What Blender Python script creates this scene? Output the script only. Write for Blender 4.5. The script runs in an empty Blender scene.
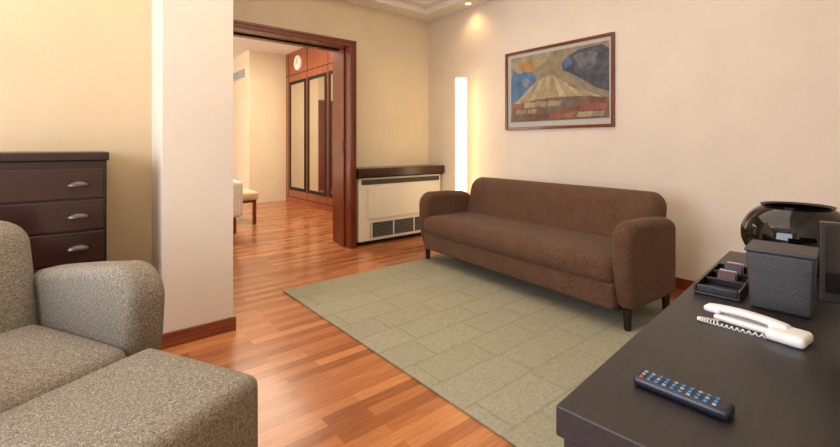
import bpy, bmesh, math, random
from mathutils import Vector, Matrix
random.seed(3)
S = bpy.context.scene
try:
    S.view_settings.view_transform = 'Standard'
    S.view_settings.look = 'None'
except Exception: pass

def lin(c):
    def f(x):
        x/=255.0
        return x/12.92 if x<=0.04045 else ((x+0.055)/1.055)**2.4
    return (f(c[0]),f(c[1]),f(c[2]),1)

# ---------- materials ----------
def new_mat(name):
    m=bpy.data.materials.new(name); m.use_nodes=True
    nt=m.node_tree; b=nt.nodes['Principled BSDF']
    return m,nt,b
def N(nt,t,**k):
    n=nt.nodes.new(t)
    for a,v in k.items(): setattr(n,a,v)
    return n
def plain(name,c,rough=.5,metal=0,var=.06,scale=30,bump=0,bscale=200,coat=0,emis=None,estr=0,stretch=None):
    m,nt,b=new_mat(name)
    tc=N(nt,'ShaderNodeTexCoord'); mp=N(nt,'ShaderNodeMapping')
    nt.links.new(tc.outputs['Object'],mp.inputs[0])
    if stretch: mp.inputs['Scale'].default_value=stretch
    nz=N(nt,'ShaderNodeTexNoise'); nz.inputs['Scale'].default_value=scale; nz.inputs['Detail'].default_value=4
    nt.links.new(mp.outputs[0],nz.inputs['Vector'])
    rp=N(nt,'ShaderNodeValToRGB')
    l=lin(c)
    rp.color_ramp.elements[0].color=tuple(max(0,x*(1-var*2)) for x in l[:3])+(1,)
    rp.color_ramp.elements[1].color=tuple(min(1,x*(1+var*2)) for x in l[:3])+(1,)
    rp.color_ramp.elements[0].position=.3; rp.color_ramp.elements[1].position=.7
    nt.links.new(nz.outputs['Fac'],rp.inputs[0]); nt.links.new(rp.outputs[0],b.inputs['Base Color'])
    b.inputs['Roughness'].default_value=rough; b.inputs['Metallic'].default_value=metal
    b.inputs['Coat Weight'].default_value=coat
    if bump:
        n2=N(nt,'ShaderNodeTexNoise'); n2.inputs['Scale'].default_value=bscale; n2.inputs['Detail'].default_value=3
        nt.links.new(tc.outputs['Object'],n2.inputs['Vector'])
        bp=N(nt,'ShaderNodeBump'); bp.inputs['Strength'].default_value=bump; bp.inputs['Distance'].default_value=.01
        nt.links.new(n2.outputs['Fac'],bp.inputs['Height']); nt.links.new(bp.outputs[0],b.inputs['Normal'])
    if emis:
        b.inputs['Emission Color'].default_value=lin(emis); b.inputs['Emission Strength'].default_value=estr
    return m
def wood(name,c1,c2,rough=.35,axis='z',sc=6,coat=.2):
    st={'z':(12,12,.8),'x':(.8,12,12),'y':(12,.8,12)}[axis]
    m,nt,b=new_mat(name)
    tc=N(nt,'ShaderNodeTexCoord'); mp=N(nt,'ShaderNodeMapping'); mp.inputs['Scale'].default_value=st
    nt.links.new(tc.outputs['Object'],mp.inputs[0])
    nz=N(nt,'ShaderNodeTexNoise'); nz.inputs['Scale'].default_value=sc; nz.inputs['Detail'].default_value=6; nz.inputs['Distortion'].default_value=.4
    nt.links.new(mp.outputs[0],nz.inputs['Vector'])
    rp=N(nt,'ShaderNodeValToRGB'); rp.color_ramp.elements[0].position=.3; rp.color_ramp.elements[1].position=.7
    rp.color_ramp.elements[0].color=lin(c1); rp.color_ramp.elements[1].color=lin(c2)
    nt.links.new(nz.outputs['Fac'],rp.inputs[0]); nt.links.new(rp.outputs[0],b.inputs['Base Color'])
    b.inputs['Roughness'].default_value=rough; b.inputs['Coat Weight'].default_value=coat
    return m
def fabric(name,dark,light,scale=220,bump=.6,sheen=.3,mid=.5,spread=.18,stretch=(1,1,1)):
    m,nt,b=new_mat(name)
    tc=N(nt,'ShaderNodeTexCoord'); mp=N(nt,'ShaderNodeMapping'); mp.inputs['Scale'].default_value=stretch
    nt.links.new(tc.outputs['Object'],mp.inputs[0])
    nz=N(nt,'ShaderNodeTexNoise'); nz.inputs['Scale'].default_value=scale; nz.inputs['Detail'].default_value=5; nz.inputs['Roughness'].default_value=.7
    nt.links.new(mp.outputs[0],nz.inputs['Vector'])
    n2=N(nt,'ShaderNodeTexNoise'); n2.inputs['Scale'].default_value=7; n2.inputs['Detail'].default_value=3
    nt.links.new(tc.outputs['Object'],n2.inputs['Vector'])
    mx=N(nt,'ShaderNodeMath',operation='MULTIPLY_ADD'); mx.inputs[1].default_value=.15; 
    nt.links.new(n2.outputs['Fac'],mx.inputs[0]); 
    sb=N(nt,'ShaderNodeMath',operation='ADD'); sb.inputs[1].default_value=-.075
    nt.links.new(nz.outputs['Fac'],sb.inputs[0]); nt.links.new(sb.outputs[0],mx.inputs[2])
    rp=N(nt,'ShaderNodeValToRGB'); rp.color_ramp.elements[0].position=mid-spread; rp.color_ramp.elements[1].position=mid+spread
    rp.color_ramp.elements[0].color=lin(dark); rp.color_ramp.elements[1].color=lin(light)
    nt.links.new(mx.outputs[0],rp.inputs[0]); nt.links.new(rp.outputs[0],b.inputs['Base Color'])
    b.inputs['Roughness'].default_value=.9; b.inputs['Sheen Weight'].default_value=sheen
    b.inputs['Specular IOR Level'].default_value=.2
    bp=N(nt,'ShaderNodeBump'); bp.inputs['Strength'].default_value=bump; bp.inputs['Distance'].default_value=.004
    nt.links.new(nz.outputs['Fac'],bp.inputs['Height']); nt.links.new(bp.outputs[0],b.inputs['Normal'])
    return m
def tweed(name,dark,mid,light):
    m,nt,b=new_mat(name)
    tc=N(nt,'ShaderNodeTexCoord'); outs=[]
    for st in ((100,430,430),(430,100,430),(430,430,100)):
        mp=N(nt,'ShaderNodeMapping'); mp.inputs['Scale'].default_value=st
        nt.links.new(tc.outputs['Object'],mp.inputs[0])
        nz=N(nt,'ShaderNodeTexNoise'); nz.inputs['Scale'].default_value=1; nz.inputs['Detail'].default_value=2
        nt.links.new(mp.outputs[0],nz.inputs['Vector']); outs.append(nz.outputs['Fac'])
    a=N(nt,'ShaderNodeMath',operation='ADD'); nt.links.new(outs[0],a.inputs[0]); nt.links.new(outs[1],a.inputs[1])
    c=N(nt,'ShaderNodeMath',operation='ADD'); nt.links.new(a.outputs[0],c.inputs[0]); nt.links.new(outs[2],c.inputs[1])
    d=N(nt,'ShaderNodeMath',operation='DIVIDE'); nt.links.new(c.outputs[0],d.inputs[0]); d.inputs[1].default_value=3
    rp=N(nt,'ShaderNodeValToRGB'); e=rp.color_ramp.elements
    e[0].position=.37; e[0].color=lin(dark); e[1].position=.63; e[1].color=lin(light); x=e.new(.5); x.color=lin(mid)
    nt.links.new(d.outputs[0],rp.inputs[0]); nt.links.new(rp.outputs[0],b.inputs['Base Color'])
    b.inputs['Roughness'].default_value=.95; b.inputs['Specular IOR Level'].default_value=.15
    bp=N(nt,'ShaderNodeBump'); bp.inputs['Strength'].default_value=.4; bp.inputs['Distance'].default_value=.002
    nt.links.new(d.outputs[0],bp.inputs['Height']); nt.links.new(bp.outputs[0],b.inputs['Normal'])
    return m
def floor_mat():
    m,nt,b=new_mat('floor_parquet')
    tc=N(nt,'ShaderNodeTexCoord')
    br=N(nt,'ShaderNodeTexBrick'); br.inputs['Scale'].default_value=1
    br.inputs['Brick Width'].default_value=.5; br.inputs['Row Height'].default_value=.066
    br.inputs['Mortar Size'].default_value=.0008; br.offset=.37; br.offset_frequency=2
    br.inputs['Color1'].default_value=(0,0,0,1); br.inputs['Color2'].default_value=(1,1,1,1); br.inputs['Mortar'].default_value=(.1,.1,.1,1)
    nt.links.new(tc.outputs['Object'],br.inputs['Vector'])
    mp=N(nt,'ShaderNodeMapping'); mp.inputs['Scale'].default_value=(1.5,22,1)
    nt.links.new(tc.outputs['Object'],mp.inputs[0])
    nz=N(nt,'ShaderNodeTexNoise'); nz.inputs['Scale'].default_value=4; nz.inputs['Detail'].default_value=6
    nt.links.new(mp.outputs[0],nz.inputs['Vector'])
    mix=N(nt,'ShaderNodeMix',data_type='FLOAT'); mix.inputs[0].default_value=.52
    nt.links.new(br.outputs['Color'],mix.inputs[2]); nt.links.new(nz.outputs['Fac'],mix.inputs[3])
    rp=N(nt,'ShaderNodeValToRGB'); e=rp.color_ramp.elements
    e[0].position=.12; e[0].color=lin((124,68,36)); e[1].position=.85; e[1].color=lin((204,138,86))
    x=e.new(.5); x.color=lin((168,102,58))
    nt.links.new(mix.outputs[0],rp.inputs[0]); nt.links.new(rp.outputs[0],b.inputs['Base Color'])
    b.inputs['Roughness'].default_value=.24; b.inputs['Coat Weight'].default_value=.2; b.inputs['Coat Roughness'].default_value=.12
    return m
def rug_mat():
    m,nt,b=new_mat('rug_wool')
    tc=N(nt,'ShaderNodeTexCoord'); mp=N(nt,'ShaderNodeMapping')
    nt.links.new(tc.outputs['Object'],mp.inputs[0])
    n0=N(nt,'ShaderNodeTexNoise'); n0.inputs['Scale'].default_value=14; n0.inputs['Detail'].default_value=2
    nt.links.new(tc.outputs['Object'],n0.inputs['Vector'])
    va=N(nt,'ShaderNodeVectorMath',operation='MULTIPLY_ADD'); va.inputs[1].default_value=(.012,.012,0)
    nt.links.new(n0.outputs['Color'],va.inputs[0]); nt.links.new(mp.outputs[0],va.inputs[2])
    br=N(nt,'ShaderNodeTexBrick'); br.inputs['Scale'].default_value=1
    br.inputs['Brick Width'].default_value=.40; br.inputs['Row Height'].default_value=.215
    br.inputs['Mortar Size'].default_value=.012; br.inputs['Mortar Smooth'].default_value=1; br.offset=.42
    br.squash=1.35; br.squash_frequency=3
    br.inputs['Color1'].default_value=lin((165,162,141)); br.inputs['Color2'].default_value=lin((161,158,136)); br.inputs['Mortar'].default_value=lin((153,149,125))
    nt.links.new(va.outputs[0],br.inputs['Vector'])
    nz=N(nt,'ShaderNodeTexNoise'); nz.inputs['Scale'].default_value=90; nz.inputs['Detail'].default_value=5
    nt.links.new(tc.outputs['Object'],nz.inputs['Vector'])
    rp=N(nt,'ShaderNodeValToRGB'); rp.color_ramp.elements[0].position=.3; rp.color_ramp.elements[1].position=.7
    rp.color_ramp.elements[0].color=(.64,.64,.64,1)
    nt.links.new(nz.outputs['Fac'],rp.inputs[0])
    mx=N(nt,'ShaderNodeMix',data_type='RGBA',blend_type='MULTIPLY'); mx.inputs[0].default_value=.75
    nt.links.new(br.outputs['Color'],mx.inputs[6]); nt.links.new(rp.outputs[0],mx.inputs[7])
    nt.links.new(mx.outputs[2],b.inputs['Base Color']); b.inputs['Roughness'].default_value=.95
    b.inputs['Specular IOR Level'].default_value=.1
    bp=N(nt,'ShaderNodeBump'); bp.inputs['Strength'].default_value=.25; bp.inputs['Distance'].default_value=.008; bp.invert=True
    nt.links.new(br.outputs['Fac'],bp.inputs['Height']); nt.links.new(bp.outputs[0],b.inputs['Normal'])
    return m

M={}
M['wall']=plain('wall_paint_cream',(226,212,186),.85,var=.015,scale=3,bump=.12,bscale=120)
M['wallR']=plain('wall_paint_right',(223,211,194),.85,var=.015,scale=3,bump=.12,bscale=120)
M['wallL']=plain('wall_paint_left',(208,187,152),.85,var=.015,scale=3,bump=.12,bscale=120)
M['ceil']=plain('ceiling_paint',(236,231,221),.9,var=.01)
M['floor']=floor_mat(); M['rug']=rug_mat()
M['redwood']=wood('mahogany',(88,38,20),(128,60,32),.3)
M['wardwood']=wood('cherry_wood',(120,58,32),(158,86,52),.3)
M['base']=wood('baseboard_wood',(104,50,28),(140,72,44),.35,'x')
M['espresso']=wood('espresso_wood',(28,15,13),(40,22,19),.35,'x')
M['esp2']=wood('espresso_front',(38,18,15),(54,26,22),.3,'x')
M['desk']=wood('desk_black_wood',(26,23,23),(38,34,34),.42,'x',coat=.05)
M['shelf']=wood('shelf_wood',(44,22,16),(66,34,24),.3,'x')
M['sofa']=fabric('sofa_chenille',(62,42,30),(114,83,61),130,.8,.08)
M['tweed']=tweed('armchair_tweed',(78,73,65),(126,119,107),(178,171,156))
M['leg']=plain('leg_wood',(30,16,12),.4)
M['ac']=plain('ac_metal',(222,216,202),.45,var=.01)
M['slat']=plain('ac_slat',(100,98,95),.5)
M['black']=plain('black_satin',(18,18,20),.3)
M['gap']=plain('gap_dark',(8,6,6),.8)
M['glossblack']=plain('black_glass',(8,7,8),.06)
M['matblack']=plain('black_matte',(10,9,10),.5)
M['pewter']=plain('pewter',(96,88,80),.4,1)
M['steel']=plain('steel',(180,180,178),.25,1)
M['white']=plain('white_plastic',(226,226,224),.4,var=.01)
M['cream']=plain('cream_fabric',(220,200,168),.9,bump=.2)
M['linen']=plain('bed_linen',(238,236,232),.9,bump=.2,bscale=40)
M['mirror']=plain('mirror_glass',(225,220,210),.04,1,var=0)
M['leather']=plain('grey_leather',(58,58,60),.5,bump=.3,bscale=300)
M['tube']=plain('lamp_diffuser',(255,244,220),.5,emis=(255,222,168),estr=3.6)
M['spotlens']=plain('downlight_lens',(255,240,210),.5,emis=(255,220,160),estr=5)
M['skyglass']=plain('window_pane',(220,230,240),.3,emis=(225,235,255),estr=1.5)

# ---------- geometry ----------
def obj(name,bm,mat,parent=None,smooth=False):
    me=bpy.data.meshes.new(name); bm.normal_update()
    bmesh.ops.recalc_face_normals(bm,faces=bm.faces[:])
    bm.to_mesh(me); bm.free()
    o=bpy.data.objects.new(name,me); S.collection.objects.link(o)
    if mat: me.materials.append(M[mat] if isinstance(mat,str) else mat)
    if smooth:
        for p in me.polygons: p.use_smooth=True
    if parent: o.parent=parent
    return o
def group(name,loc=(0,0,0),rot=0):
    e=bpy.data.objects.new(name,None); S.collection.objects.link(e)
    e.empty_display_size=.1; e.location=loc; e.rotation_euler=(0,0,rot); return e
def bevel(o,w,seg=3,ang=30):
    m=o.modifiers.new('bev','BEVEL'); m.width=w; m.segments=seg; m.limit_method='ANGLE'; m.angle_limit=math.radians(ang)
    for p in o.data.polygons: p.use_smooth=True
    w=o.modifiers.new('wn','WEIGHTED_NORMAL'); w.keep_sharp=True
    return o
def addbox(bm,a,b):
    vs=[bm.verts.new((x,y,z)) for x in (a[0],b[0]) for y in (a[1],b[1]) for z in (a[2],b[2])]
    for f in ((0,1,3,2),(4,6,7,5),(0,4,5,1),(2,3,7,6),(0,2,6,4),(1,5,7,3)): bm.faces.new([vs[i] for i in f])
def boxes(name,lst,mat,parent=None,bev=0,seg=2):
    bm=bmesh.new()
    for a,b in lst: addbox(bm,a,b)
    o=obj(name,bm,mat,parent)
    if bev: bevel(o,bev,seg)
    return o
def box(name,a,b,mat,parent=None,bev=0,seg=2): return boxes(name,[(a,b)],mat,parent,bev,seg)
def soft(name,size,r,mat,parent=None,loc=(0,0,0),bulge=(0,0,0),rot=(0,0,0),fn=None,n=8,k=5):
    h=[s/2 for s in size]
    ax=[]
    for hh in h:
        a=[-hh+r*(1-math.cos(i/k*math.pi/2))*1.0 for i in range(k)]
        inner=[-hh+r+(2*hh-2*r)*i/n for i in range(n+1)]
        ax.append(a+inner+[-v for v in reversed(a)])
    bm=bmesh.new(); cache={}
    def P(i,j,l):
        key=(i,j,l)
        if key in cache: return cache[key]
        p=Vector((ax[0][i],ax[1][j],ax[2][l]))
        c=Vector([max(-h[q]+r,min(h[q]-r,p[q])) for q in range(3)])
        d=p-c
        if d.length>1e-9: p=c+d.normalized()*r
        u=[p[q]/h[q] for q in range(3)]
        q0=Vector(p)
        q0.x+=math.copysign(bulge[0],u[0])*abs(u[0])*(1-u[1]**2)*(1-u[2]**2)
        q0.y+=math.copysign(bulge[1],u[1])*abs(u[1])*(1-u[0]**2)*(1-u[2]**2)
        q0.z+=math.copysign(bulge[2],u[2])*abs(u[2])*(1-u[0]**4)*(1-u[1]**4)
        if fn: q0=fn(q0,u)
        cache[key]=bm.verts.new(q0); return cache[key]
    L=[len(a)-1 for a in ax]
    for i in range(L[0]):
        for j in range(L[1]):
            for l in (0,L[2]): bm.faces.new([P(i,j,l),P(i+1,j,l),P(i+1,j+1,l),P(i,j+1,l)])
    for i in range(L[0]):
        for l in range(L[2]):
            for j in (0,L[1]): bm.faces.new([P(i,j,l),P(i+1,j,l),P(i+1,j,l+1),P(i,j,l+1)])
    for j in range(L[1]):
        for l in range(L[2]):
            for i in (0,L[0]): bm.faces.new([P(i,j,l),P(i,j+1,l),P(i,j+1,l+1),P(i,j,l+1)])
    o=obj(name,bm,mat,parent,True); o.location=loc; o.rotation_euler=rot; return o
def lathe(name,prof,mat,parent=None,loc=(0,0,0),seg=48,axis='z'):
    bm=bmesh.new(); rings=[]
    for r,z in prof:
        if r<1e-6: rings.append([bm.verts.new((0,0,z))])
        else: rings.append([bm.verts.new((r*math.cos(2*math.pi*i/seg),r*math.sin(2*math.pi*i/seg),z)) for i in range(seg)])
    for a,b in zip(rings,rings[1:]):
        for i in range(seg):
            j=(i+1)%seg
            if len(a)==1 and len(b)==1: continue
            if len(a)==1: bm.faces.new([a[0],b[i],b[j]])
            elif len(b)==1: bm.faces.new([a[i],a[j],b[0]])
            else: bm.faces.new([a[i],a[j],b[j],b[i]])
    o=obj(name,bm,mat,parent,True); o.location=loc
    m=o.modifiers.new('es','EDGE_SPLIT'); m.split_angle=math.radians(40)
    return o
def profile_x(name,pts,x0,x1,mat,parent=None,bev=.03,seg=4,off=None):
    bm=bmesh.new()
    A=[bm.verts.new((x0,y,z)) for y,z in pts]; B=[bm.verts.new((x1,y,z)) for y,z in pts]
    bm.faces.new(A); bm.faces.new(B[::-1]); n=len(pts)
    for i in range(n):
        j=(i+1)%n; bm.faces.new([A[i],A[j],B[j],B[i]])
    o=obj(name,bm,mat,parent); bevel(o,bev,seg,50); return o
def arc(cx,cy,rx,ry,a0,a1,n=8):
    return [(cx+rx*math.cos(math.radians(a0+(a1-a0)*i/n)),cy+ry*math.sin(math.radians(a0+(a1-a0)*i/n))) for i in range(n+1)]
def tube(name,pts,r,mat,parent=None,cyc=False):
    cu=bpy.data.curves.new(name,'CURVE'); cu.dimensions='3D'; cu.bevel_depth=r; cu.bevel_resolution=3
    sp=cu.splines.new('POLY'); sp.points.add(len(pts)-1)
    for p,q in zip(sp.points,pts): p.co=(*q,1)
    sp.use_cyclic_u=cyc; cu.materials.append(M[mat])
    o=bpy.data.objects.new(name,cu); S.collection.objects.link(o); o.parent=parent; return o

# ---------- room ----------
H=2.83
box('floor',(-3.6,-.5,-.1),(4.0,10.2,0),'floor')
box('wall_right',(3.78,-.5,0),(3.95,4.6,3.2),'wallR')
boxes('wall_back',[((2.47,4.43,0),(3.78,4.6,3.2)),((.78,4.43,2.31),(2.47,4.6,3.2)),((.78,4.43,0),(.92,4.6,2.31))],'wall')
box('wall_partition',(.40,2.785,0),(.78,4.6,3.2),'wallR')
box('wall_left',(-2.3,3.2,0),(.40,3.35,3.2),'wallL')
box('wall_front',(-2.3,-.5,0),(3.78,-.35,3.2),'wall')
boxes('wall_window',[((-2.45,-.5,0),(-2.3,.2,3.2)),((-2.45,2.8,0),(-2.3,3.35,3.2)),((-2.45,.2,0),(-2.3,2.8,.5)),((-2.45,.2,2.5),(-2.3,2.8,3.2))],'wall')
w=group('window_1')
boxes('window_frame',[((-2.42,.2,.5),(-2.34,.26,2.5)),((-2.42,2.74,.5),(-2.34,2.8,2.5)),((-2.42,.26,.5),(-2.34,2.74,.56)),((-2.42,.26,2.44),(-2.34,2.74,2.5)),((-2.42,1.47,.56),(-2.34,1.53,2.44))],'white',w)
box('pane',(-2.40,.26,.56),(-2.395,2.74,2.44),'skyglass',w)
def ring(o,i,z0,z1):
    return [((o[0],o[1],z0),(i[0],o[3],z1)),((i[2],o[1],z0),(o[2],o[3],z1)),((i[0],o[1],z0),(i[2],i[1],z1)),((i[0],i[3],z0),(i[2],o[3],z1))]
full=(-2.3,-.35,3.78,4.43)
boxes('ceiling',ring(full,(-1.9,.1,3.52,4.17),H,H+.07)+ring(full,(-1.8,.2,3.40,4.05),H+.07,H+.14)+[((-2.3,-.35,3.09),(3.78,4.43,3.2))],'ceil')
boxes('ceiling_inner_cove',ring((-2.3,-.35,3.78,4.43),(-1.6,.4,3.2,3.85),H+.14,3.09),'ceil')
box('baseboard_partition',(.385,2.770,0),(.795,2.785,.085),'base',bev=.004)
box('baseboard_partition_side',(.385,2.785,0),(.40,3.2,.085),'base',bev=.004)
box('baseboard_left',(-2.3,3.185,0),(.385,3.2,.085),'base',bev=.004)
box('baseboard_right',(3.765,-.35,0),(3.78,4.43,.085),'base',bev=.004)
# door portal
d=group('door_1')
boxes('casing',[((2.39,4.13,0),(2.47,4.43,2.31)),((.80,4.13,0),(.88,4.43,2.31)),((.88,4.13,2.24),(2.39,4.43,2.31))],'redwood',d,.006)
boxes('reveal',[((2.43,4.43,0),(2.47,4.62,2.31)),((.88,4.43,2.27),(2.43,4.62,2.31))],'redwood',d)
box('sliding_leaf_edge',(2.37,4.25,0.005),(2.39,4.30,2.24),'redwood',d,.003)
box('track',(.92,4.33,2.228),(2.37,4.37,2.24),'gap',d)
box('handle_plate',(2.363,4.262,1.06),(2.37,4.288,1.20),'pewter',d,.003)
boxes('casing_inner_groove',[((2.40,4.122,0),(2.41,4.13,2.26)),((2.44,4.122,0),(2.455,4.13,2.295)),((.92,4.122,2.28),(2.455,4.13,2.295))],'redwood',d,.003)

for i,(x,y) in enumerate([(3.65,3.55),(3.65,.6)]):
    g=group('recessed_downlight'); g.location=(x,y,H)
    lathe('trim_ring',[(.035,-.003),(.048,-.003),(.048,.0),(.035,.0)],'white',g)
    lathe('lens',[(0,-.002),(.035,-.002)],'spotlens',g)

# ---------- bedroom ----------
box('wall_bedroom_far',(2.71,8.6,0),(3.9,10.2,3.2),'wall')
box('wall_bedroom_right',(3.86,4.6,0),(3.95,8.6,3.2),'wall')
box('wall_bedroom_end',(-3.6,10.1,0),(2.71,10.2,3.2),'wall')
box('wall_bedroom_left',(-3.6,4.6,0),(-3.5,10.1,3.2),'wall')
box('wall_bedroom_near',(-3.5,4.5,0),(.40,4.6,3.2),'wall')
box('ceiling_bedroom',(-3.6,4.6,3.02),(3.95,10.2,3.2),'ceil')
ws=group('built_in_wardrobe')
box('carcass',(3.45,4.75,0),(3.86,8.6,3.02),'wardwood',ws)
for k,(a,b) in enumerate([(7.62,8.38),(6.78,7.52),(5.94,6.68),(5.1,5.84)]):
    boxes('mirror_frame_%d'%(k+1),[((3.435,a,.25),(3.45,a+.06,2.42)),((3.435,b-.06,.25),(3.45,b,2.42)),((3.435,a+.06,2.36),(3.45,b-.06,2.42)),((3.435,a+.06,.25),(3.45,b-.06,.31))],'gap',ws)
    box('mirror_%d'%(k+1),(3.442,a+.06,.31),(3.45,b-.06,2.36),'mirror',ws)
boxes('door_seams',[((3.446,y-.006,.1),(3.45,y+.006,3.0)) for y in (7.57,6.73,5.89,8.45)]+[((3.446,4.75,2.55),(3.45,8.6,2.562)),((3.446,4.75,.1),(3.45,8.6,.112))],'gap',ws)
ck=group('wall_clock',(3.45,7.97,2.76))
o=lathe('clock_body',[(0,.03),(.125,.03),(.14,.035),(.15,.02),(.15,0)],'white',ck); o.rotation_euler=(0,-math.pi/2,0)
boxes('clock_hands',[((-.035,-.005,0),(-.032,.005,.09)),((-.035,0,-.005),(-.032,.06,.005))],'black',ck)
vg=group('air_vent_grille')
box('vent_frame',(2.69,8.75,2.5),(2.71,9.9,2.68),'white',vg)
boxes('vent_slats',[((2.684,8.78,2.52+i*.028),(2.69,9.87,2.532+i*.028)) for i in range(6)],'slat',vg)
dd=group('door_2')
boxes('door_frame',[((1.55,10.04,0),(1.65,10.1,2.3)),((2.55,10.04,0),(2.65,10.1,2.3)),((1.65,10.04,2.2),(2.55,10.1,2.3))],'redwood',dd)
box('door_leaf',(1.65,10.06,0.01),(2.55,10.1,2.2),'redwood',dd)
bd=group('bed')
box('bed_base',(-.7,5.35,.08),(1.54,7.25,.32),'redwood',bd,.02)
boxes('bed_legs',[((x,y,0),(x+.07,y+.07,.08)) for x in (-.65,1.38) for y in (5.4,7.1)],'leg',bd)
soft('mattress',(2.24,1.88,.26),.07,'linen',bd,(.43,6.3,.45))
soft('duvet',(1.75,2.0,.44),.06,'linen',bd,(.735,6.3,.50),bulge=(0,0,.02))
for y in (5.85,6.75): soft('pillow_%d'%(y*10),(.45,.7,.16),.07,'linen',bd,(-.4,y,.66),bulge=(0,0,.04))
bn=group('upholstered_bench')
soft('bench_seat',(.42,1.15,.12),.04,'cream',bn,(1.92,6.88,.41),bulge=(0,0,.01))
box('bench_rail',(1.74,6.34,.31),(2.10,7.42,.36),'redwood',bn)
boxes('bench_legs',[((x,y,0),(x+.045,y+.045,.31)) for x in (1.74,2.055) for y in (6.34,7.37)],'redwood',bn,.004)

# ---------- AC unit ----------
ac=group('fan_coil_unit')
box('housing',(2.50,4.14,.05),(3.74,4.42,.775),'ac',ac,.008)
box('plinth',(2.54,4.18,0),(3.70,4.40,.05),'gap',ac)
boxes('top_grille',[((2.55,4.132,.70+i*.014),(3.70,4.142,.706+i*.014)) for i in range(4)],'slat',ac)
box('top_grille_recess',(2.54,4.136,.695),(3.71,4.145,.752),'gap',ac)
box('front_panel',(2.62,4.128,.30),(3.66,4.142,.665),'ac',ac,.004)
box('bottom_grille_recess',(2.66,4.134,.085),(3.60,4.144,.255),'gap',ac)
boxes('bottom_grille',[((2.66,4.128,.09+i*.022),(3.60,4.138,.101+i*.022)) for i in range(8)],'slat',ac)
boxes('bottom_grille_bars',[((x,4.126,.085),(x+.015,4.138,.255)) for x in (2.66,2.97,3.28,3.585)],'ac',ac)
sh=group('wooden_shelf')
box('shelf_board',(2.475,4.09,.79),(3.765,4.43,.885),'shelf',sh,.004)
boxes('shelf_cleat',[((2.475,4.12,.775),(3.765,4.43,.79))],'gap',sh)

# ---------- lamp ----------
fl=group('tube_floor_lamp',(3.58,3.60,0))
lathe('lamp_base',[(0,0),(.13,0),(.13,.015),(.075,.025),(.075,.06),(0,.06)],'steel',fl)
lathe('lamp_tube',[(0,.06),(.066,.06),(.068,.07),(.068,1.93),(.066,1.94),(0,1.94)],'tube',fl)

# ---------- painting ----------
pg=group('framed_painting')
YL,YR,ZB,ZT=3.08,1.846,1.315,2.165
x=3.78; fw=.028
boxes('frame',[((x-.03,YR,ZB),(x,YR+fw,ZT)),((x-.03,YL-fw,ZB),(x,YL,ZT)),((x-.03,YR+fw,ZB),(x,YL-fw,ZB+fw)),((x-.03,YR+fw,ZT-fw),(x,YL-fw,ZT))],'redwood',pg,.004)
M['mat_board']=plain('mat_board',(176,176,168),.6,var=.02)
box('mat_board',(x-.012,YR+fw,ZB+fw),(x,YL-fw,ZT-fw),'mat_board',pg)
a0,a1,b0,b1=YL-.075,YR+.05,ZT-.065,ZB+.085
cnt=[0]
def poly(pts,c,var=.12,sc=14):
    cnt[0]+=1; nm='paint_%d'%cnt[0]
    g_=sum(c)/3; c=tuple(v*.9+g_*.1 for v in c)
    m=plain(nm,c,.6,var=var,scale=sc)
    bm=bmesh.new(); xx=x-.0125-.0002*cnt[0]
    bm.faces.new([bm.verts.new((xx,a0+(a1-a0)*s,b0+(b1-b0)*t)) for s,t in pts])
    obj(nm,bm,m,pg)
poly([(0,0),(1,0),(1,1),(0,1)],(134,120,92))
poly([(0,0),(.45,0),(.4,.12),(.26,.24),(.0,.3)],(150,138,108))
poly([(.03,.2),(.12,.26),(.2,.2),(.27,.28),(.31,.4),(.26,.5),(.18,.64),(.1,.76),(.03,.7),(0,.72),(0,.34)],(72,108,150),.15)
poly([(.1,.08),(.2,.05),(.30,.12),(.28,.24),(.2,.26),(.13,.22)],(168,126,70))
poly([(.14,.38),(.19,.33),(.22,.4),(.19,.48),(.15,.46)],(120,130,132))
poly([(.58,.30),(.56,.2),(.62,.12),(.72,.05),(.94,.03),(1,.1),(1,.66),(.9,.60),(.78,.48),(.66,.36)],(66,70,78),.25)
poly([(.68,.12),(.8,.08),(.9,.14),(.88,.32),(.76,.36)],(92,94,98),.25)
poly([(.58,.16),(.64,.1),(.67,.24),(.6,.3)],(70,92,130),.2)
# striped fan of fields: wedges radiating down from a ridge
nW=11
for q in range(nW):
    f0,f1=q/nW,(q+1)/nW
    def top(f): return (.30+.32*f, .40-.10*math.sin(math.pi*f)+.10*f)
    def bot(f): return (.02+.96*f, .74-.05*math.sin(math.pi*f))
    c=[(168,152,114),(152,136,100),(174,158,122),(158,140,100)][q%4]
    poly([top(f0),top(f1),bot(f1),bot(f0)],c,.1)
    tx,ty=top(f1); bx,by=bot(f1)
    poly([(tx-.002,ty),(tx+.002,ty),(bx+.004,by),(bx-.004,by)],(116,98,74))
poly([(.0,.92),(.04,.74),(.3,.68),(.5,.67),(.8,.69),(1,.74),(1,1),(.0,1)],(116,86,64),.15)
cols=[(152,86,62),(150,132,102),(112,66,52),(164,144,110),(92,90,88),(146,74,56),(136,126,102),(114,84,64)]
k=0
for r in range(3):
    for c in range(7):
        s0=.03+c*.138+(.05 if r%2 else 0)+random.uniform(-.015,.015); t0=.715+r*.092
        w_=.115+random.uniform(-.02,.02)
        poly([(max(.01,s0),t0+random.uniform(-.015,.015)),(min(.99,s0+w_),t0+.01),(min(.99,s0+w_-.02),t0+.08),(max(.01,s0-.02),t0+.075)],cols[(k*3+r)%8]); k+=1

# ---------- rug ----------
rg=group('area_rug',(1.285,3.27,0),math.radians(.6))
rug=soft('rug_pile',(2.1,2.64,.012),.005,'rug',rg,(1.05,-1.32,.006),n=4,k=3)

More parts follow.
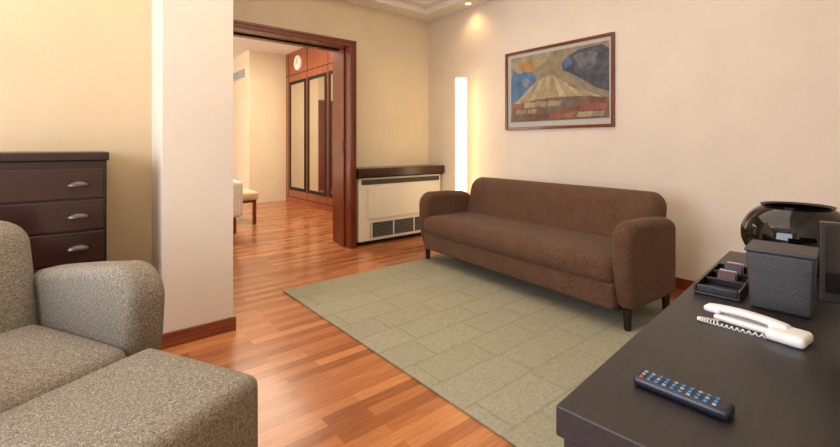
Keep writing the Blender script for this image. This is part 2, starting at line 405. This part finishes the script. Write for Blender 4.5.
# ---------- sofa ----------
ARM=[(-.30,.125),(.25,.125),(.285,.15),(.32,.26),(.338,.38)]+arc(.215,.545,.123,.125,0,90,12)+[(.0,.667),(-.2,.652),(-.30,.62)]
sf=group('brown_sofa',(2.955,2.220,.012),math.radians(86.6))
soft('seat_base',(1.95,.62,.17),.03,'sofa',sf,(0,.03,.205),bulge=(0,.006,.0),n=14)
soft('seat_cushion',(1.95,.65,.17),.065,'sofa',sf,(0,.035,.355),bulge=(0,.016,.018),n=14)
def backfn(p,u):
    z=p.z
    p.y-= (z+.31)*.22
    e=max(0,(abs(p.x)-.86))/.12
    if z>0: p.z-= .045*e*e*(z/.31)
    return p
soft('backrest',(1.95,.19,.65),.09,'sofa',sf,(0,-.225,.475),bulge=(0,.035,0),n=14,fn=backfn)
for s,nm in ((1,'arm_left'),(-1,'arm_right')):
    profile_x(nm,ARM,s*.95,s*1.08,'sofa',sf,.055,7)
box('under_frame',(-.98,-.27,.11),(.98,.28,.14),'leg',sf)
for i,(lx,ly) in enumerate([(-1.02,.25),(1.02,.25),(-1.02,-.25),(1.02,-.25)]):
    lathe('leg_%d'%(i+1),[(0,0),(.02,0),(.028,.13),(0,.13)],'leg',sf,(lx,ly,0),12)

# ---------- armchair & ottoman ----------
ch=group('grey_armchair',(-.187,1.922,0),math.radians(208))
ARM2=[(-.42,.12),(.17,.12),(.20,.3),(.23,.42)]+arc(.11,.56,.13,.135,0,90,10)+[(-.1,.67),(-.3,.64),(-.42,.62)]
for s,nm in ((1,'arm_right'),(-1,'arm_left')):
    profile_x(nm,ARM2,s*.27,s*.425,'tweed',ch,.045,6)
soft('seat',(.55,.60,.32),.05,'tweed',ch,(0,-.05,.27),bulge=(0,.01,.02))
def bfn(p,u):
    p.y-=(p.z+.32)*.2; 
    e=abs(u[0])**4
    if p.z>0: p.z-=.03*e*(p.z/.32)
    return p
soft('backrest',(.58,.18,.72),.08,'tweed',ch,(0,-.34,.49),bulge=(0,.02,0),fn=bfn)
for i,(lx,ly) in enumerate([(-.34,.12),(.34,.12),(-.34,-.36),(.34,-.36)]):
    lathe('leg_%d'%(i+1),[(0,0),(.02,0),(.026,.125),(0,.125)],'leg',ch,(lx,ly,0),12)
ot=group('ottoman',(.072,1.438,0),math.radians(208))
soft('cushion',(.62,.52,.33),.035,'tweed',ot,(0,0,.265),bulge=(.004,.004,.012))
for i,(lx,ly) in enumerate([(-.25,.2),(.25,.2),(-.25,-.2),(.25,-.2)]):
    lathe('leg_%d'%(i+1),[(0,0),(.02,0),(.026,.105),(0,.105)],'leg',ot,(lx,ly,0),12)

# ---------- dresser ----------
dr=group('chest_of_drawers')
X0,X1,YF,YB=-.98,.145,2.76,3.18
box('carcass',(X0,YF,.06),(X1,YB,1.07),'espresso',dr,.003)
box('top_slab',(X0-.01,YF-.02,1.07),(X1+.01,YB,1.115),'espresso',dr,.006)
box('plinth',(X0+.02,YF+.03,0),(X1-.02,YB-.01,.06),'espresso',dr)
for i in range(6):
    zt=1.03-i*.160
    box('drawer_%d'%(i+1),(X0+.015,YF-.016,zt-.150),(X1-.012,YF,zt),'esp2',dr,.004)
    for j,hx in enumerate((.03,X0+X1-.03)):
        bm=bmesh.new(); seg=12; rows=[]
        for a in range(seg+1):
            th=math.pi*a/seg; row=[]
            for b in range(8):
                ph_=math.pi/2*b/7
                row.append(bm.verts.new((.046*math.cos(th)*math.cos(ph_), -.026*math.sin(ph_), .030*math.sin(th)*math.cos(ph_))))
            rows.append(row)
        for r1,r2 in zip(rows,rows[1:]):
            for b in range(7):
                bm.faces.new([r1[b],r2[b],r2[b+1],r1[b+1]])
        bmesh.ops.remove_doubles(bm,verts=bm.verts[:],dist=.0002)
        o=obj('cup_pull_%d_%d'%(i+1,j+1),bm,'pewter',dr,True); o.location=(hx,YF-.016,zt-.088)
        o.modifiers.new('so','SOLIDIFY').thickness=.002
        box('pull_plate_%d_%d'%(i+1,j+1),(hx-.046,YF-.018,zt-.089),(hx+.046,YF-.015,zt-.056),'espresso',dr,.001)

# ---------- desk ----------
DZ=.72
dk=group('black_desk',(.62,.403,0),math.radians(5.5))
box('desk_top',(0,-.62,DZ-.05),(1.46,0,DZ),'desk',dk,.003)
boxes('side_panels',[((.01,-.6,0),(.05,-.01,DZ-.05)),((1.41,-.6,0),(1.45,-.01,DZ-.05)),((.55,-.6,0),(.59,-.01,DZ-.05))],'desk',dk)
box('modesty_panel',(.05,-.03,.2),(.55,-.015,DZ-.05),'desk',dk)
boxes('cabinet_panel',[((.59,-.03,.06),(1.41,-.012,DZ-.05))],'desk',dk)
# remote
rm=group('remote_control',(.80,.278,DZ),math.radians(-88))
M['rbody']=plain('remote_navy',(20,26,40),.35)
soft('remote_body',(.145,.040,.018),.007,'rbody',rm,(0,0,.009),n=4,k=3)
M['bblue']=plain('button_blue',(50,110,170),.4); M['bred']=plain('button_red',(180,50,40),.4); M['bgrey']=plain('button_grey',(130,150,170),.4)
for i in range(10):
    for j in range(3):
        mt='bgrey' if (i+j)%3==0 else 'bblue'
        if i==0: mt='bred' if j==0 else 'bgrey'
        box('button_%d_%d'%(i,j),(-.062+i*.0122,-.0145+j*.0112,.0165),(-.056+i*.0122,-.009+j*.0112,.0198),mt,rm,.001)
# telephone
ph=group('telephone',(1.232,.284,DZ),math.radians(-95))
soft('phone_base',(.07,.07,.024),.010,'white',ph,(.075,-.008,.012),n=4,k=4)
soft('phone_cradle',(.14,.038,.014),.006,'white',ph,(.0,.004,.007),n=4,k=3)
def hfn(p,u):
    p.z+= .007*(1-u[0]**2)-.004; return p
soft('handset',(.165,.027,.014),.0065,'white',ph,(-.01,.006,.026),n=10,k=4,fn=hfn)
soft('earpiece',(.038,.032,.014),.0065,'white',ph,(-.075,.006,.021),n=3,k=4)
soft('mouthpiece',(.038,.032,.014),.0065,'white',ph,(.055,.006,.021),n=3,k=4)
pts=[]
for i in range(260):
    t=i/259; ang=t*2*math.pi*34
    a=math.pi*(1.15*t)
    cx=-.05-.055*math.sin(a)+.12*t*t; cy=-.03-.022*math.sin(a*.9)+.0*t
    pts.append((cx,cy+.0035*math.cos(ang),.005+.0035*math.sin(ang)))
tube('curly_cord',pts,.0012,'white',ph)
# tray with sachets; bucket beside it
tr=group('amenity_tray',(1.565,.414,DZ),math.radians(5.5))
boxes('tray_body',[((-.16,-.055,0),(.16,.055,.008)),((-.16,-.055,.008),(.16,-.048,.028)),((-.16,.048,.008),(.16,.055,.028)),((-.16,-.048,.008),(-.153,.048,.028)),((.153,-.048,.008),(.16,.048,.028)),((-.05,-.048,.008),(-.045,.048,.026)),((.05,-.048,.008),(.055,.048,.026))],'black',tr,.002)
sc=[(70,40,36),(180,178,172),(50,54,70),(130,60,50),(44,42,44)]
for i in range(8):
    m=plain('sachet_paper_%d'%i,sc[(i*3)%5],.5)
    o=box('sachet_%d'%i,(-.022,-.002,-.016),(.022,.002,.018),m,tr); o.location=((-.025,.08)[i//4]+.013*(i%4),0,.026); o.rotation_euler=(.4,0,1.5+.1*random.random())
ib=group('leather_ice_bucket',(1.460,.266,DZ),math.radians(5.5))
def tap(p,u):
    s=1+.07*(u[2]); p.x*=s; p.y*=s; return p
soft('bucket_body',(.125,.130,.150),.008,'leather',ib,(0,0,.075),n=4,k=3,fn=tap)
soft('bucket_lid',(.138,.143,.010),.004,'leather',ib,(0,0,.154),n=3,k=3)
# vase
vs=group('round_black_vase',(1.92,.31,DZ))
R=.155
prof=[(0,0),(.07,0)]
for a in range(-62,55,6):
    prof.append((R*math.cos(math.radians(a)), .120+.125*math.sin(math.radians(a))))
rt=prof[-1]
prof.append((rt[0]+.004,rt[1]+.006))
lathe('vase_body',prof,'glossblack',vs,seg=64)
inn=[(rt[0]+.004,rt[1]+.006),(rt[0]-.004,rt[1]+.003)]+[(r-.008,z) for r,z in reversed(prof[3:-1])]
lathe('vase_inside',inn+[(0,.02)],'matblack',vs,seg=64)
# monitor near the desk's wall side, facing the seat
tv=group('flat_screen_monitor',(1.330,.176,DZ),math.radians(-82))
boxes('monitor_foot',[((.08,-.06,0),(.24,.06,.010)),((.145,.0,.010),(.175,.012,.10))],'black',tv,.003)
box('monitor_body',(0,-.012,.075),(.34,.012,.255),'black',tv,.003)
box('monitor_screen',(.010,-.0135,.097),(.330,-.012,.247),'glossblack',tv)

# ---------- lights ----------
def area(name,loc,rot,sx,sy,e,c):
    l=bpy.data.lights.new(name,'AREA'); l.shape='RECTANGLE'; l.size=sx; l.size_y=sy; l.energy=e; l.color=lin(c)[:3]
    o=bpy.data.objects.new(name,l); S.collection.objects.link(o); o.location=loc; o.rotation_euler=rot; return o
def spot(name,loc,e,c,size=100,r=.05,rot=(0,0,0)):
    l=bpy.data.lights.new(name,'SPOT'); l.energy=e; l.color=lin(c)[:3]; l.spot_size=math.radians(size); l.spot_blend=.8; l.shadow_soft_size=r
    o=bpy.data.objects.new(name,l); S.collection.objects.link(o); o.location=loc; o.rotation_euler=rot; return o
area('window_daylight',(-2.28,1.5,1.5),(0,-math.pi/2,0),1.9,2.4,108,(230,236,252))
area('ceiling_cove_light',(1.0,2.0,3.07),(0,0,0),3.6,2.8,68,(255,236,210))
spot('downlight_1',(3.65,3.55,2.80),10,(255,206,142),140,.1)
spot('downlight_2',(3.65,.6,2.80),3,(255,232,200),140,.1)
spot('dresser_wall_warm_fill',(-.3,2.6,2.80),14,(255,210,144),140,.15)  # added spot without a fixture, warms the dresser wall
area('bedroom_side_fill',(-3.4,7.2,1.6),(0,-math.pi/2,0),2.2,3.6,240,(250,246,238))  # unseen area lamp added to brighten the bedroom; no window is built here
area('bedroom_top_fill',(2.0,6.6,2.98),(0,0,0),1.6,2.4,85,(255,236,206))  # added overhead fill, no fixture modelled, lifts the wardrobe and mirrors
wd=bpy.data.worlds.new('world'); S.world=wd; wd.use_nodes=True
wd.node_tree.nodes['Background'].inputs[0].default_value=(.7,.8,1,1); wd.node_tree.nodes['Background'].inputs[1].default_value=.6

# ---------- camera ----------
cam=bpy.data.cameras.new('camera'); co=bpy.data.objects.new('camera',cam); S.collection.objects.link(co)
cam.sensor_width=36; cam.lens=426/840*36; cam.shift_y=-78.5/840; cam.clip_start=.02
co.location=(0,0,1.15); co.rotation_euler=(math.pi/2,0,-math.radians(39.33))
S.camera=co
